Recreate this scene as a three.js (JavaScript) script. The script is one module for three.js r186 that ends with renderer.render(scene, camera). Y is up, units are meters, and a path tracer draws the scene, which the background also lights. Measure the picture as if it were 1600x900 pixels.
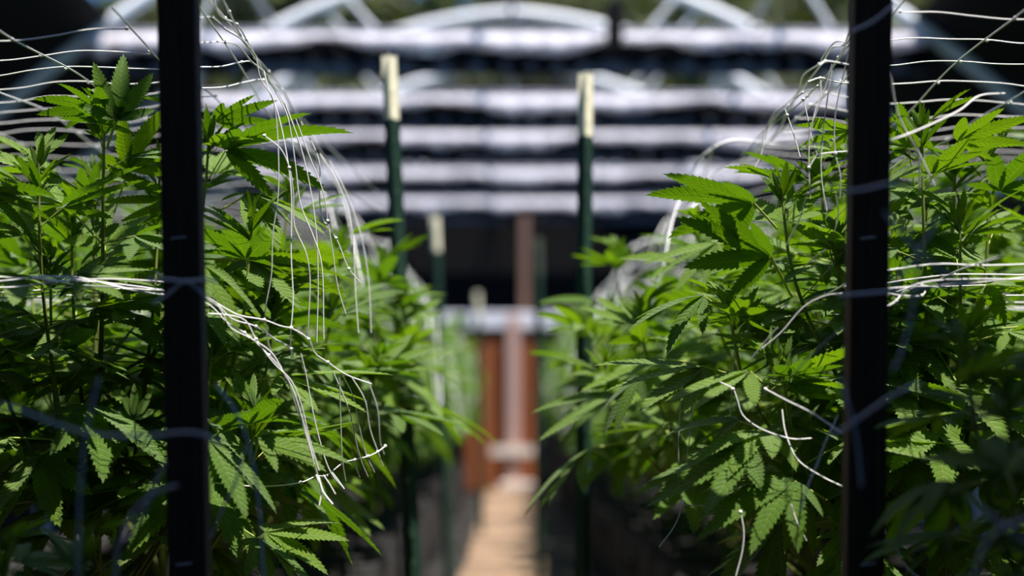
import * as THREE from 'three';
import { Sky } from 'three/addons/objects/Sky.js';
import { mergeGeometries } from 'three/addons/utils/BufferGeometryUtils.js';
import { RoundedBoxGeometry } from 'three/addons/geometries/RoundedBoxGeometry.js';

// ---------------------------------------------------------------- camera, sky, sun, exposure
const scene = new THREE.Scene();
const EYE = 0.8, FOCAL = 3000;                       // eye height in metres, focal length in pixels of a 1600 px wide frame
const camera = new THREE.PerspectiveCamera(2 * Math.atan(450 / FOCAL) * 180 / Math.PI, 16 / 9, 0.1, 300);
const PITCH = Math.atan(190 / FOCAL);
camera.position.set(0, EYE, 0);
camera.rotation.set(PITCH, 0, 0);
camera.focus = 2.75;
camera.userData.fStop = 2.0;

const SUN = new THREE.Vector3(0.2, 0.93, 0.25).normalize();
const sky = new Sky();
sky.name = 'sky';
sky.scale.setScalar(1000);
Object.assign(sky.material.uniforms.turbidity, { value: 2.5 });
Object.assign(sky.material.uniforms.rayleigh, { value: 1.2 });
Object.assign(sky.material.uniforms.mieCoefficient, { value: 0.004 });
Object.assign(sky.material.uniforms.mieDirectionalG, { value: 0.8 });
sky.material.uniforms.sunPosition.value.copy(SUN);
scene.add(sky);
scene.environmentIntensity = 0.16;

const sun = new THREE.DirectionalLight(new THREE.Color(1.0, 0.95, 0.86), 9);
sun.name = 'sun';
sun.position.copy(SUN).multiplyScalar(40).add(new THREE.Vector3(0, 0, -9));
sun.target.position.set(0, 0, -9);
sun.castShadow = true;
Object.assign(sun.shadow.camera, { left: -16, right: 16, top: 16, bottom: -16, near: 1, far: 90 });
sun.shadow.mapSize.set(4096, 4096);
scene.add(sun, sun.target);

const renderer = new THREE.WebGLRenderer({ antialias: true });
renderer.toneMapping = THREE.LinearToneMapping;
renderer.toneMappingExposure = 1.06;
renderer.shadowMap.enabled = true;

// ---------------------------------------------------------------- helpers
function rng(seed) { let a = seed >>> 0; return () => { a = (a + 0x6D2B79F5) >>> 0; let t = Math.imul(a ^ (a >>> 15), 1 | a); t = (t + Math.imul(t ^ (t >>> 7), 61 | t)) ^ t; return ((t ^ (t >>> 14)) >>> 0) / 4294967296; }; }
const V = (x, y, z) => new THREE.Vector3(x, y, z);
const clamp = THREE.MathUtils.clamp, lerp = THREE.MathUtils.lerp;
// a point seen at (px, py) of the photograph, d metres ahead of the camera
function at(px, py, d) {
  const v = V((px - 800) / FOCAL, -(py - 450) / FOCAL, -1).applyAxisAngle(V(1, 0, 0), PITCH);
  return v.multiplyScalar(d / -v.z).add(V(0, EYE, 0));
}
const taken = new Map();
function numbered(name) { const n = taken.get(name) ?? 0; taken.set(name, n + 1); return n ? `${name}_${String(n).padStart(3, '0')}` : name; }
function tag(o, label, category, group, kind) {
  o.userData.label = label;
  if (category) o.userData.category = category;
  if (group) o.userData.group = group;
  if (kind) o.userData.kind = kind;
  return o;
}
function thing(name, label, category, pos = [0, 0, 0], turn = 0, group) {
  const o = new THREE.Group(); o.name = numbered(name); o.position.set(...pos); o.rotation.y = turn; scene.add(o);
  return tag(o, label, category, group);
}
function mesh(name, geo, mat, parent) {
  const m = new THREE.Mesh(geo, mat); m.name = name; m.castShadow = m.receiveShadow = true; parent.add(m); return m;
}
function structure(name, geo, mat, label, category) {
  const m = mesh(numbered(name), geo, mat, scene); m.userData.kind = 'structure'; if (label) tag(m, label, category); return m;
}
function box(w, h, d, x = 0, y = 0, z = 0, r = 0) {
  const g = r ? new RoundedBoxGeometry(w, h, d, 2, r) : new THREE.BoxGeometry(w, h, d);
  if (g.index === null) { /* rounded boxes come without an index */ }
  return g.translate(x, y, z);
}
function tube(points, r, seg, radial = 5, closed = false) {
  return new THREE.TubeGeometry(new THREE.CatmullRomCurve3(points, closed, 'centripetal'), seg ?? Math.max(6, points.length * 4), r, radial, closed);
}
const flat = (g) => (g.index ? g.toNonIndexed() : g);
function merge(list) {
  const l = list.map((g) => { const f = flat(g); for (const k of Object.keys(f.attributes)) if (!['position', 'normal', 'uv'].includes(k)) f.deleteAttribute(k); return f; });
  return mergeGeometries(l, false);
}
// textures -----------------------------------------------------------
function dataTexture(w, h, fn, srgb = true) {
  const d = new Uint8Array(w * h * 4);
  for (let j = 0; j < h; j++) for (let i = 0; i < w; i++) {
    const c = fn((i + 0.5) / w, (j + 0.5) / h), k = (j * w + i) * 4;
    for (let n = 0; n < 3; n++) d[k + n] = clamp(Math.round(c[n] * 255), 0, 255);
    d[k + 3] = 255;
  }
  const t = new THREE.DataTexture(d, w, h, THREE.RGBAFormat);
  t.wrapS = t.wrapT = THREE.RepeatWrapping; t.magFilter = THREE.LinearFilter; t.minFilter = THREE.LinearMipmapLinearFilter; t.generateMipmaps = true;
  if (srgb) t.colorSpace = THREE.SRGBColorSpace;
  t.needsUpdate = true;
  return t;
}
const NOISE = (() => { const r = rng(77), n = 64, g = Array.from({ length: n * n }, () => r());
  const s = (x) => x * x * (3 - 2 * x);
  return (u, v, f) => {               // tiles when f is whole
    const x = u * f, y = v * f, x0 = Math.floor(x), y0 = Math.floor(y), a = s(x - x0), b = s(y - y0), q = (i, j) => g[(((j % f) + f) % f % n) * n + (((i % f) + f) % f % n)];
    return lerp(lerp(q(x0, y0), q(x0 + 1, y0), a), lerp(q(x0, y0 + 1), q(x0 + 1, y0 + 1), a), b);
  }; })();
const fbm = (u, v, f) => 0.55 * NOISE(u, v, f) + 0.3 * NOISE(u, v, Math.min(64, f * 2)) + 0.15 * NOISE(u, v, Math.min(64, f * 4));

// materials -----------------------------------------------------------
const std = (o) => new THREE.MeshStandardMaterial(o);
const phys = (o) => new THREE.MeshPhysicalMaterial(o);
const veins = (u, v, n) => { const a = Math.abs(u - 0.5) * 2; const f = v * n - a * 1.25; const d = Math.abs(f - Math.round(f)); return { rib: Math.max(0, 1 - a / 0.07), side: Math.max(0, 1 - d / 0.13) * (a < 0.95 ? 1 : 0) }; };
const leafMap = (base, rib) => dataTexture(96, 256, (u, v) => {
  const q = veins(u, v, 14), n = fbm(u, v, 16) - 0.5, k = clamp(0.16 * q.side + 0.8 * q.rib, 0, 1);
  return [0, 1, 2].map((c) => lerp(base[c] * (1 + 0.22 * n), rib[c], k));
});
const leafBump = dataTexture(96, 256, (u, v) => { const q = veins(u, v, 14), h = clamp(0.75 - 0.5 * q.side - 0.4 * q.rib + 0.2 * (fbm(u, v, 32) - 0.5), 0, 1); return [h, h, h]; }, false);
const leafMat = (base, rib) => phys({ map: leafMap(base, rib), bumpMap: leafBump, bumpScale: 0.0016, roughness: 0.95, transmission: 0.6, thickness: 0, specularIntensity: 0.35, clearcoat: 0.1, clearcoatRoughness: 0.4, side: THREE.DoubleSide });
const M = {
  leaves: [leafMat([0.38, 0.52, 0.03], [0.56, 0.64, 0.08]), leafMat([0.33, 0.48, 0.03], [0.50, 0.60, 0.08]), leafMat([0.42, 0.56, 0.04], [0.58, 0.66, 0.10])],
  stem: phys({ color: 0x8d9a4a, roughness: 0.75, map: dataTexture(32, 128, (u, v) => { const n = 0.8 + 0.35 * (fbm(u, v, 8) - 0.5) + (NOISE(u, 0.3, 16) > 0.6 ? 0.08 : 0); return [n, n, n * 0.9]; }) }),
  petiole: phys({ color: 0xa9b455, roughness: 0.7 }),
  farLeaf: phys({ color: 0x618808, roughness: 0.95, transmission: 0.66, thickness: 0, specularIntensity: 0.35, clearcoat: 0.1, clearcoatRoughness: 0.45, side: THREE.DoubleSide }),
  wood: std({ roughness: 0.85, map: dataTexture(128, 512, (u, v) => { const g = 0.5 * NOISE(u, v, 2) + 0.5 * NOISE(u, 0.1 + 0.02 * v, 32), k = 0.55 + 0.5 * (g - 0.5) + 0.25 * (NOISE(u, v, 64) - 0.5); return [0.55 * k, 0.38 * k, 0.26 * k]; }) }),
  plank: [0, 1, 2].map((i) => std({ roughness: 0.8, map: dataTexture(256, 64, (u, v) => { const k = 0.86 + 0.3 * (NOISE(0.2 + 0.3 * i + u * 0.1, v, 32) - 0.5) + 0.2 * (fbm(u, v, 8) - 0.5); return [(0.70 - 0.05 * i) * k, (0.57 - 0.04 * i) * k, (0.46 - 0.03 * i) * k]; }) })),
  endwood: std({ roughness: 0.8, color: 0x93705f, map: dataTexture(64, 256, (u, v) => { const k = 0.85 + 0.3 * (NOISE(u, 0.1 + 0.05 * v, 16) - 0.5); return [k, k, k]; }) }),
  paleboard: std({ roughness: 0.7, color: 0xe9dcd4, map: dataTexture(64, 256, (u, v) => { const k = 0.9 + 0.2 * (fbm(u, v, 8) - 0.5); return [k, k, k]; }) }),
  pinkboard: std({ roughness: 0.75, color: 0xd2aca2, map: dataTexture(64, 256, (u, v) => { const k = 0.9 + 0.2 * (fbm(u, v, 8) - 0.5); return [k, k, k]; }) }),
  orange: std({ roughness: 0.75, map: dataTexture(128, 128, (u, v) => { const k = 0.85 + 0.4 * (fbm(u, v, 8) - 0.5); return [0.60 * k, 0.31 * k, 0.12 * k]; }) }),
  net: phys({ color: 0xf2eff0, roughness: 0.42, clearcoat: 0.3, clearcoatRoughness: 0.3 }),
  pipe: std({ color: 0xe6e3e2, roughness: 0.5, metalness: 0 }),
  shadebar: std({ color: 0x85838c, roughness: 0.6, metalness: 0.1 }),  // tie bars: darker grey paints in the shading of the pipe
  darkbar: std({ color: 0x4b4a52, roughness: 0.6, metalness: 0.2 }),
  curtain: phys({ color: 0xf3eef3, roughness: 1, transmission: 0.5, thickness: 0, side: THREE.DoubleSide }),
  blackfilm: phys({ color: 0x08080a, roughness: 0.75, specularIntensity: 0.3, side: THREE.DoubleSide }),
  pot: std({ roughness: 0.95, map: dataTexture(128, 128, (u, v) => { const k = 0.9 + 0.5 * (NOISE(u, v, 64) - 0.5) + 0.3 * (fbm(u, v, 8) - 0.5); return [0.21 * k, 0.20 * k, 0.20 * k]; }) }),
  soil: std({ roughness: 1, map: dataTexture(128, 128, (u, v) => { const k = 0.7 + 0.9 * (NOISE(u, v, 64) - 0.5) + 0.6 * (fbm(u, v, 8) - 0.5); return [0.24 * k, 0.18 * k, 0.13 * k]; }) }),
  tpost: std({ color: 0x18392b, roughness: 0.5 }),
  tip: std({ color: 0xf0ead0, roughness: 0.55 }),
  shadedTip: std({ color: 0x4c5648, roughness: 0.8 }),  // stake tip standing in shade, the shade put into its colour
  railboard: std({ color: 0xdfe0ec, roughness: 0.6 }),
  bark: std({ color: 0x4d4031, roughness: 1 }),
  treeLeaf: phys({ color: 0x575e20, roughness: 1, transmission: 0.35, thickness: 0, side: THREE.DoubleSide }),
  ground: std({ roughness: 1, map: dataTexture(256, 256, (u, v) => { const k = 0.8 + 0.7 * (fbm(u, v, 16) - 0.5) + 0.3 * (NOISE(u, v, 64) - 0.5); return [0.14 * k, 0.125 * k, 0.115 * k]; }) }),
};
M.ground.map.repeat.set(30, 30);

// ---------------------------------------------------------------- setting: ground, hoops, covers, walls
{
  const g = new THREE.PlaneGeometry(120, 120).rotateX(-Math.PI / 2); g.translate(0, 0, -30);
  structure('ground', g, M.ground, 'dark bare soil under the planks and grow bags', 'ground');
}
const HZ = [-18.7, -16.4, -14.15, -12.5, -10.4, -8.2, -6.1, -3.85, -1.62, 0.4, 2.4];
const hoopY = (x) => EYE + 2.95 - 0.05 * Math.abs(x) - 0.15 * x * x;
const HALF = 3.05;
function hoopPoints() {
  const p = [V(-HALF, 0, 0), V(-HALF, 1.2, 0)];
  for (let i = 0; i <= 24; i++) { const x = -HALF + (2 * HALF * i) / 24; p.push(V(x, hoopY(x), 0)); }
  p.push(V(HALF, 1.2, 0), V(HALF, 0, 0));
  return p;
}
const hoopGeo = tube(hoopPoints(), 0.042, 120, 8);
const TIE = EYE + 2.0;
const ord = ['first', 'second', 'third', 'fourth', 'fifth', 'sixth', 'seventh', 'eighth', 'ninth', 'tenth', 'eleventh', 'twelfth', 'thirteenth', 'fourteenth', 'fifteenth', 'sixteenth', 'seventeenth', 'eighteenth', 'nineteenth', 'twentieth', 'twenty-first', 'twenty-second', 'twenty-third', 'twenty-fourth', 'twenty-fifth', 'twenty-sixth', 'twenty-seventh', 'twenty-eighth', 'twenty-ninth', 'thirtieth'];
HZ.forEach((z, i) => {
  const h = thing('greenhouse_hoop', i < 5 ? `galvanised arched roof hoop carrying the ${ord[i]} white curtain from the end wall` : `galvanised roof hoop ${ord[i]} from the end wall, under the black cover`, 'hoop', [0, 0, z], 0, 'roof hoops');
  mesh('arch', hoopGeo, M.pipe, h);
  if (i < 5) {
    let w = 2.3; while (hoopY(w) > TIE + 0.03) w += 0.01;
    mesh('tie_bar', box(2 * w, 0.032, 0.05, 0, TIE + 0.066, 0, 0.008), M.shadebar, h);
    mesh('lower_bar', box(2 * w - 0.1, 0.075, 0.045, 0, TIE - 0.135, -0.02, 0.008), M.darkbar, h);
    mesh('king_post', tube([V(0, TIE + 0.05, 0), V(0, hoopY(0), 0)], 0.012, 4, 6), M.darkbar, h);
    for (const s of [-1, 1]) {
      mesh('web_brace', tube([V(s * 0.75, TIE + 0.08, 0), V(s * 1.25, hoopY(1.25), 0)], 0.014, 4, 6), M.pipe, h);
      mesh('web_brace', tube([V(s * 1.75, TIE + 0.08, 0), V(s * 1.45, hoopY(1.45), 0)], 0.014, 4, 6), M.pipe, h);
    }
  }
});
// lengthwise pipes along the roof
[[0, 'ridge'], [-1.55, 'left'], [1.55, 'right']].forEach(([x, which]) => {
  structure({ ridge: 'trim_1', left: 'trim_2', right: 'trim_3' }[which], tube([V(x, hoopY(x) - 0.03, 2.4), V(x, hoopY(x) - 0.03, -18.8)], 0.02, 4, 8), M.pipe, `long roof pipe running along the ${which === 'ridge' ? 'ridge' : which + ' roof slope'} of the hoops`, 'pipe');
});
// gathered white blackout curtains on the tie bars
function curtainGeo(w, h, seed, bulge) {
  const r = rng(seed), n = 170, m = 6, pos = [], uv = [], idx = [];
  const ph = [r() * 9, r() * 9, r() * 9, r() * 9];
  for (let j = 0; j <= m; j++) for (let i = 0; i <= n; i++) {
    const x = -w + (2 * w * i) / n, t = j / m;
    const low = 0.024 * Math.sin(x * 3.3 + ph[0]) + 0.02 * Math.sin(x * 7.7 + ph[1]) + 0.010 * Math.sin(x * 17 + ph[2]);
    const y = -(h + low) * t;
    const z = bulge * Math.sin(Math.PI * t * 0.85) + (0.012 + 0.02 * t) * Math.sin(x * 38 + 1.6 * Math.sin(x * 5 + ph[3]) + ph[1]);
    pos.push(x, y, z); uv.push(x, t);
  }
  for (let j = 0; j < m; j++) for (let i = 0; i < n; i++) { const a = j * (n + 1) + i, b = a + n + 1; idx.push(a, b, a + 1, b, b + 1, a + 1); }
  const g = new THREE.BufferGeometry(); g.setAttribute('position', new THREE.Float32BufferAttribute(pos, 3)); g.setAttribute('uv', new THREE.Float32BufferAttribute(uv, 2)); g.setIndex(idx); g.computeVertexNormals(); return g;
}
HZ.slice(0, 5).forEach((z, i) => {
  const c = thing('blackout_curtain', `bunched white curtain across the roof, ${ord[i]} from the black end wall`, 'curtain', [0, TIE + 0.05, z + 0.035], 0, 'bunched curtains across the roof');
  mesh('white_fold', curtainGeo(2.32, 0.085, 50 + i, 0.025), M.curtain, c);
  mesh('white_fold', curtainGeo(2.3, 0.07, 70 + i, 0.04).translate(0, -0.01, 0.008), M.curtain, c);
  mesh('black_lining', curtainGeo(2.3, 0.19, 90 + i, 0.015).translate(0, 0, -0.03), M.blackfilm, c);
});
// black film over the near roof and along both sides
function filmGeo(x0, x1, z0, z1, off, n = 20) {
  const s = []; for (let i = 0; i <= n; i++) { const x = lerp(x0, x1, i / n); s.push([x, hoopY(x) + off]); }
  const sh = new THREE.Shape(); s.forEach(([x, y], i) => (i ? sh.lineTo(x, y) : sh.moveTo(x, y)));
  s.reverse().forEach(([x, y]) => sh.lineTo(x, y + 0.006)); sh.closePath();
  return new THREE.ExtrudeGeometry(sh, { depth: z1 - z0, bevelEnabled: false }).translate(0, 0, z0);
}
structure('ceiling', filmGeo(-HALF, HALF, -1.68, 4.5, 0.03), M.blackfilm, 'black film stretched over the hoops above the wooden posts', 'cover');
structure('ceiling', filmGeo(-HALF, -2.2, -18.9, -1.69, 0.03), M.blackfilm, 'black film along the left roof shoulder', 'cover');
structure('ceiling', filmGeo(2.2, HALF, -18.9, -1.69, 0.03), M.blackfilm, 'black film along the right roof shoulder', 'cover');
structure('wall_left', box(0.02, hoopY(HALF) - 0.02, 23.3, -HALF - 0.05, hoopY(HALF) / 2 - 0.01, -7.1), M.blackfilm, 'black film side wall left of the plants', 'wall');
structure('wall_right', box(0.02, hoopY(HALF) - 0.02, 23.3, HALF + 0.05, hoopY(HALF) / 2 - 0.01, -7.1), M.blackfilm, 'black film side wall right of the plants', 'wall');
structure('wall_back', box(6.1, 2.6, 0.02, 0, 1.3, 4.6), M.blackfilm, 'black film end wall behind the camera', 'wall');
{ // far gable
  const sh = new THREE.Shape(); sh.moveTo(-HALF, 0);
  for (let i = 0; i <= 24; i++) { const x = -HALF + (2 * HALF * i) / 24; sh.lineTo(x, hoopY(x) - 0.03); }
  sh.lineTo(HALF, 0); sh.closePath();
  structure('wall_front', new THREE.ExtrudeGeometry(sh, { depth: 0.03, bevelEnabled: false }).translate(0, 0, -18.95), M.blackfilm, 'black film gable closing the far end of the greenhouse', 'wall');
}

// ---------------------------------------------------------------- plank path
{
  const path = new THREE.Group(); path.name = 'floor'; scene.add(path); tag(path, 'narrow boardwalk of short tan planks down the aisle', 'boardwalk', null, 'structure');
  const r = rng(5);
  const shapes = [0, 1, 2].map(() => box(0.40, 0.035, 0.133, 0, 0, 0, 0.006));
  for (let z = -1.0, i = 0; z > -18.3; z -= 0.15, i++) {
    const p = mesh('plank', shapes[i % 3], M.plank[Math.floor(r() * 3)], path);
    p.position.set(-0.035 + (r() - 0.5) * 0.03, 0.024 + (r() - 0.5) * 0.008, z); p.rotation.set((r() - 0.5) * 0.02, (r() - 0.5) * 0.03, (r() - 0.5) * 0.015);
  }
}

// ---------------------------------------------------------------- leaves
function leafletPositions(L, W, teeth, bend, fold, smooth) {
  const pos = [], uv = [], idx = [];
  const prof = (t) => W * 2.25 * Math.pow(t, 0.75) * Math.pow(1 - t, 0.95) * (1 + 0.12 * (1 - t));
  const P = (t, x) => {
    const y = L * t, b = -bend * L * t * t, z = b + Math.abs(x) * fold - 0.18 * Math.abs(x) * Math.abs(x) / W;
    return [x, y * (1 - 0.25 * bend * bend * t * t), z];
  };
  const put = (t, x, u) => { pos.push(...P(clamp(t, 0, 1), x)); uv.push(u, t); return pos.length / 3 - 1; };
  const mids = [];
  for (let i = 0; i <= teeth; i++) mids.push(put(0.02 + 0.98 * i / teeth, 0, 0.5));
  for (const s of [-1, 1]) {
    let prev = put(0.02, s * prof(0.02) * 0.6, 0.5 + s * 0.4);
    const tri = (a, b, c) => (s > 0 ? idx.push(a, b, c) : idx.push(a, c, b));
    for (let i = 0; i < teeth; i++) {
      const t1 = 0.02 + 0.98 * (i + 1) / teeth, tm = 0.02 + 0.98 * (i + 0.5) / teeth;
      if (i === teeth - 1) { tri(mids[i], prev, mids[i + 1]); break; }
      const next = put(t1, s * prof(t1) * (smooth ? 1 : 0.84), 0.5 + s * 0.44);
      if (smooth) { tri(mids[i], prev, next); tri(mids[i], next, mids[i + 1]); }
      else {
        const tip = put(tm + 0.62 / teeth, s * prof(tm) * 1.1, 0.5 + s * 0.5);
        tri(mids[i], prev, next); tri(prev, tip, next); tri(mids[i], next, mids[i + 1]);
      }
      prev = next;
    }
  }
  return { pos, uv, idx };
}
function leafGeo({ fanOut = 1, leaflets, teeth, seed, smooth = false, wide = 0.148, cup = 0.3, droop = 0.25 }) {
  const r = rng(seed), out = { pos: [], uv: [], idx: [] };
  const spread = { 3: [0, 38, -38], 5: [0, 30, -30, 66, -66], 7: [0, 27, -27, 56, -56, 98, -98], 9: [0, 22, -22, 46, -46, 76, -76, 118, -118] }[leaflets];
  const size = { 3: [1, 0.78, 0.78], 5: [1, 0.9, 0.9, 0.62, 0.62], 7: [1, 0.93, 0.93, 0.74, 0.74, 0.42, 0.42], 9: [1, 0.95, 0.95, 0.82, 0.82, 0.6, 0.6, 0.33, 0.33] }[leaflets];
  spread.forEach((deg, k) => {
    const L = size[k] * (0.94 + 0.12 * r());
    const q = leafletPositions(L, wide * L * (0.95 + 0.15 * r()) + 0.012, Math.max(4, Math.round(teeth * (0.55 + 0.45 * L))), droop * (0.6 + 0.9 * r()), cup * (0.6 + 0.8 * r()), smooth);
    const m = new THREE.Matrix4().makeRotationZ((deg * fanOut + (r() - 0.5) * 9) * Math.PI / 180).multiply(new THREE.Matrix4().makeRotationX((r() - 0.5) * 0.36 - 0.05 - Math.abs(deg) * 0.0022)).multiply(new THREE.Matrix4().makeRotationY((r() - 0.5) * 0.5));
    const base = out.pos.length / 3, v = V();
    for (let i = 0; i < q.pos.length; i += 3) { v.set(q.pos[i], q.pos[i + 1], q.pos[i + 2]).applyMatrix4(m); out.pos.push(v.x, v.y, v.z + k * 0.0012); }
    out.uv.push(...q.uv); out.idx.push(...q.idx.map((i) => i + base));
  });
  const g = new THREE.BufferGeometry();
  g.setAttribute('position', new THREE.Float32BufferAttribute(out.pos, 3)); g.setAttribute('uv', new THREE.Float32BufferAttribute(out.uv, 2)); g.setIndex(out.idx); g.computeVertexNormals();
  return g;
}
const LEAF = {
  fan: [0, 1, 2, 3, 4].map((i) => leafGeo({ leaflets: i === 4 ? 9 : 7, teeth: 17, seed: 300 + i, droop: 0.06 + 0.06 * i })),
  five: [0, 1, 2, 3].map((i) => leafGeo({ leaflets: 5, teeth: 15, seed: 320 + i, droop: 0.05 + 0.06 * i })),
  young: [0, 1, 2].map((i) => leafGeo({ leaflets: 3, teeth: 10, seed: 340 + i, droop: 0.08 * i, cup: 0.6, wide: 0.13, fanOut: 0.55 })),
  mid: [0, 1, 2].map((i) => leafGeo({ leaflets: i ? 7 : 5, teeth: 6, seed: 360 + i, smooth: true, droop: 0.1 + 0.1 * i })),
  low: [0, 1, 2].map((i) => leafGeo({ leaflets: i ? 7 : 5, teeth: 4, seed: 380 + i, smooth: true, droop: 0.12 + 0.1 * i })),
};
const petioleGeo = tube([V(0, -1, -0.05), V(0, -0.5, -0.02), V(0, 0, 0)], 0.018, 4, 5);

// ---------------------------------------------------------------- plants
const UPV = V(0, 1, 0);
function leafMatrix(p, dir, normal, size) {
  const y = dir.clone().normalize(), x = y.clone().cross(normal).normalize(), z = x.clone().cross(y);
  return new THREE.Matrix4().makeBasis(x, y, z).scale(V(size, size, size)).setPosition(p);
}
// walks up a branch and reports each leaf: (matrix, size, kind, petiole matrix)
function leavesOnBranch(curve, r, opt, emit) {
  const len = curve.getLength(), n = Math.max(4, Math.round(len / opt.gap));
  let az = r() * 7;
  for (let i = 0; i <= n; i++) {
    const t = lerp(opt.from, 0.985, i / n), p = curve.getPoint(t), tan = curve.getTangent(t);
    az += 2.4 + (r() - 0.5) * 0.5;
    if (p.y < (opt.low ?? 0.58) + 0.1 * r()) continue;
    const age = clamp((1 - t) / 0.5, 0, 1);                 // 0 at the tip
    const pair = t > 0.55 ? 1 : (r() < 0.45 ? 2 : 1);
    for (let k = 0; k < pair; k++) {
      const a = az + k * Math.PI + (r() - 0.5) * 0.4;
      const out = V(Math.cos(a), 0, Math.sin(a)); out.addScaledVector(tan, -out.dot(tan)).normalize();
      const size = opt.size * (0.5 + 0.62 * Math.sqrt(age)) * (0.8 + 0.4 * r());
      const lift = lerp(0.95, 0.25, age) + (r() - 0.5) * 0.3;
      const pd = out.clone().addScaledVector(tan, lift).normalize(), pl = size * lerp(0.22, 0.52, age);
      const tipp = p.clone().addScaledVector(pd, pl);
      const bd = pd.clone().lerp(out, 0.55).add(V(0, lerp(0.38, p.y > 0.85 ? 0.14 : -0.1, age) + (r() - 0.5) * 0.34, 0)).normalize();
      const nrm = UPV.clone().add(V((r() - 0.5) * 0.6, 0, (r() - 0.5) * 0.6)).addScaledVector(out, -0.35 * (1 - age));
      emit(leafMatrix(tipp, bd, nrm, size), age < 0.12 ? 'young' : age < 0.6 ? 'five' : 'fan', leafMatrix(tipp, pd, nrm, pl), size);
      if (r() < opt.side) {                                  // small side shoot in the axil
        const m = V(Math.cos(a + 0.9), 0.9, Math.sin(a + 0.9)).normalize(), s2 = size * (0.32 + 0.25 * r());
        emit(leafMatrix(p.clone().addScaledVector(out, 0.012), m, UPV.clone().addScaledVector(out, -1.1), s2), 'young', null, s2);
      }
    }
  }
  const tip = curve.getPoint(1);                              // crown of young leaves
  for (let k = 0; k < 5; k++) {
    const a = az + k * 2.4, s = opt.size * (0.26 + 0.08 * k), d = V(Math.cos(a) * (0.12 + 0.13 * k), 1, Math.sin(a) * (0.12 + 0.13 * k)).normalize();
    emit(leafMatrix(tip.clone().addScaledVector(curve.getTangent(1), -0.011 * k), d, V(-Math.cos(a), 0.8, -Math.sin(a)), s), 'young', null, s);
  }
}
const POT_TOP = 0.33;
function branchCurves(x, z, o, r) {
  const base = V(0, POT_TOP - 0.02, 0), list = [];
  const top = V((r() - 0.5) * 0.08, o.height, (r() - 0.5) * 0.08);
  list.push([new THREE.CatmullRomCurve3([base, V((r() - 0.5) * 0.03, lerp(POT_TOP, o.height, 0.4), (r() - 0.5) * 0.03), top], false, 'centripetal'), 0.0075]);
  const tips = (o.tips ?? []).map((t) => t.clone().sub(V(x, 0, z)));
  for (let k = tips.length; k < o.branches; k++) {
    const a = k * 2.4 + o.phase, rad = o.spread * (0.55 + 0.5 * r());
    tips.push(V(Math.cos(a) * rad, o.height - 0.03 - 0.34 * r() * (0.4 + rad), Math.sin(a) * rad));
  }
  for (const t of tips) {
    const y0 = lerp(POT_TOP + 0.05, Math.max(POT_TOP + 0.1, t.y - 0.35), 0.15 + 0.7 * r()), s = V(0, y0, 0).lerp(V(top.x, y0, top.z), clamp((y0 - POT_TOP) / (o.height - POT_TOP), 0, 1));
    const mid = V(t.x * 0.62, lerp(y0, t.y, 0.38), t.z * 0.62);
    list.push([new THREE.CatmullRomCurve3([s, mid, V(t.x * 0.93, lerp(y0, t.y, 0.72), t.z * 0.93), t], false, 'centripetal'), 0.0045]);
  }
  return list;
}
function taperTube(curve, r0, seg = 10, radial = 6) {
  const g = new THREE.TubeGeometry(curve, seg, 1, radial), p = g.attributes.position, c = V(), v = V();
  for (let i = 0; i < p.count; i++) {
    const k = Math.floor(i / (radial + 1)), t = k / seg; curve.getPointAt(clamp(t, 0, 1), c); v.fromBufferAttribute(p, i).sub(c).multiplyScalar(r0 * (1 - 0.6 * t)); p.setXYZ(i, c.x + v.x, c.y + v.y, c.z + v.z);
  }
  return g;
}
function heroPlant(label, x, z, o, detail) {
  const plant = thing('hemp_plant', label, 'plant', [x, 0, z], 0, 'leafy plants in grow bags'), r = rng(o.seed);
  let count = 0;
  const put = (m, kind, pm) => {
    if (count >= 295) return; count++;
    const shapes = detail === 'high' ? LEAF[kind] : LEAF.mid;
    const leaf = mesh('leaf', shapes[Math.floor(r() * shapes.length)], M.leaves[Math.floor(r() * 3)], plant);
    leaf.applyMatrix4(m);
    if (pm && detail === 'high') { const s = mesh('petiole', petioleGeo, M.petiole, leaf); s.applyMatrix4(new THREE.Matrix4().copy(m).invert().multiply(pm)); }
  };
  for (const h of o.leaves ?? []) {                       // single leaves read from the photograph
    const [b, t, n, kind, foot] = h, bl = b.clone().sub(plant.position), d = t.clone().sub(b), L = d.length();
    const m = leafMatrix(bl, d, n, L), pd = foot ? b.clone().sub(foot) : d.clone().multiplyScalar(0.45).add(V(0, 0.02, 0));
    put(m, kind ?? 'fan', leafMatrix(bl, pd, n, pd.length()));
  }
  branchCurves(x, z, o, r).forEach(([c, rad], i) => {
    mesh(i ? 'branch' : 'stem', taperTube(c, rad, 12, 6), M.stem, plant);
    leavesOnBranch(c, r, { from: i ? 0.22 : 0.4, gap: o.gap ?? 0.08, size: o.size ?? 0.138, side: o.side ?? 0.3, low: z < -3.3 ? 0.68 : 0.40 }, (m, kind, pm) => put(m, kind, pm));
  });
  return plant;
}
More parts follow.
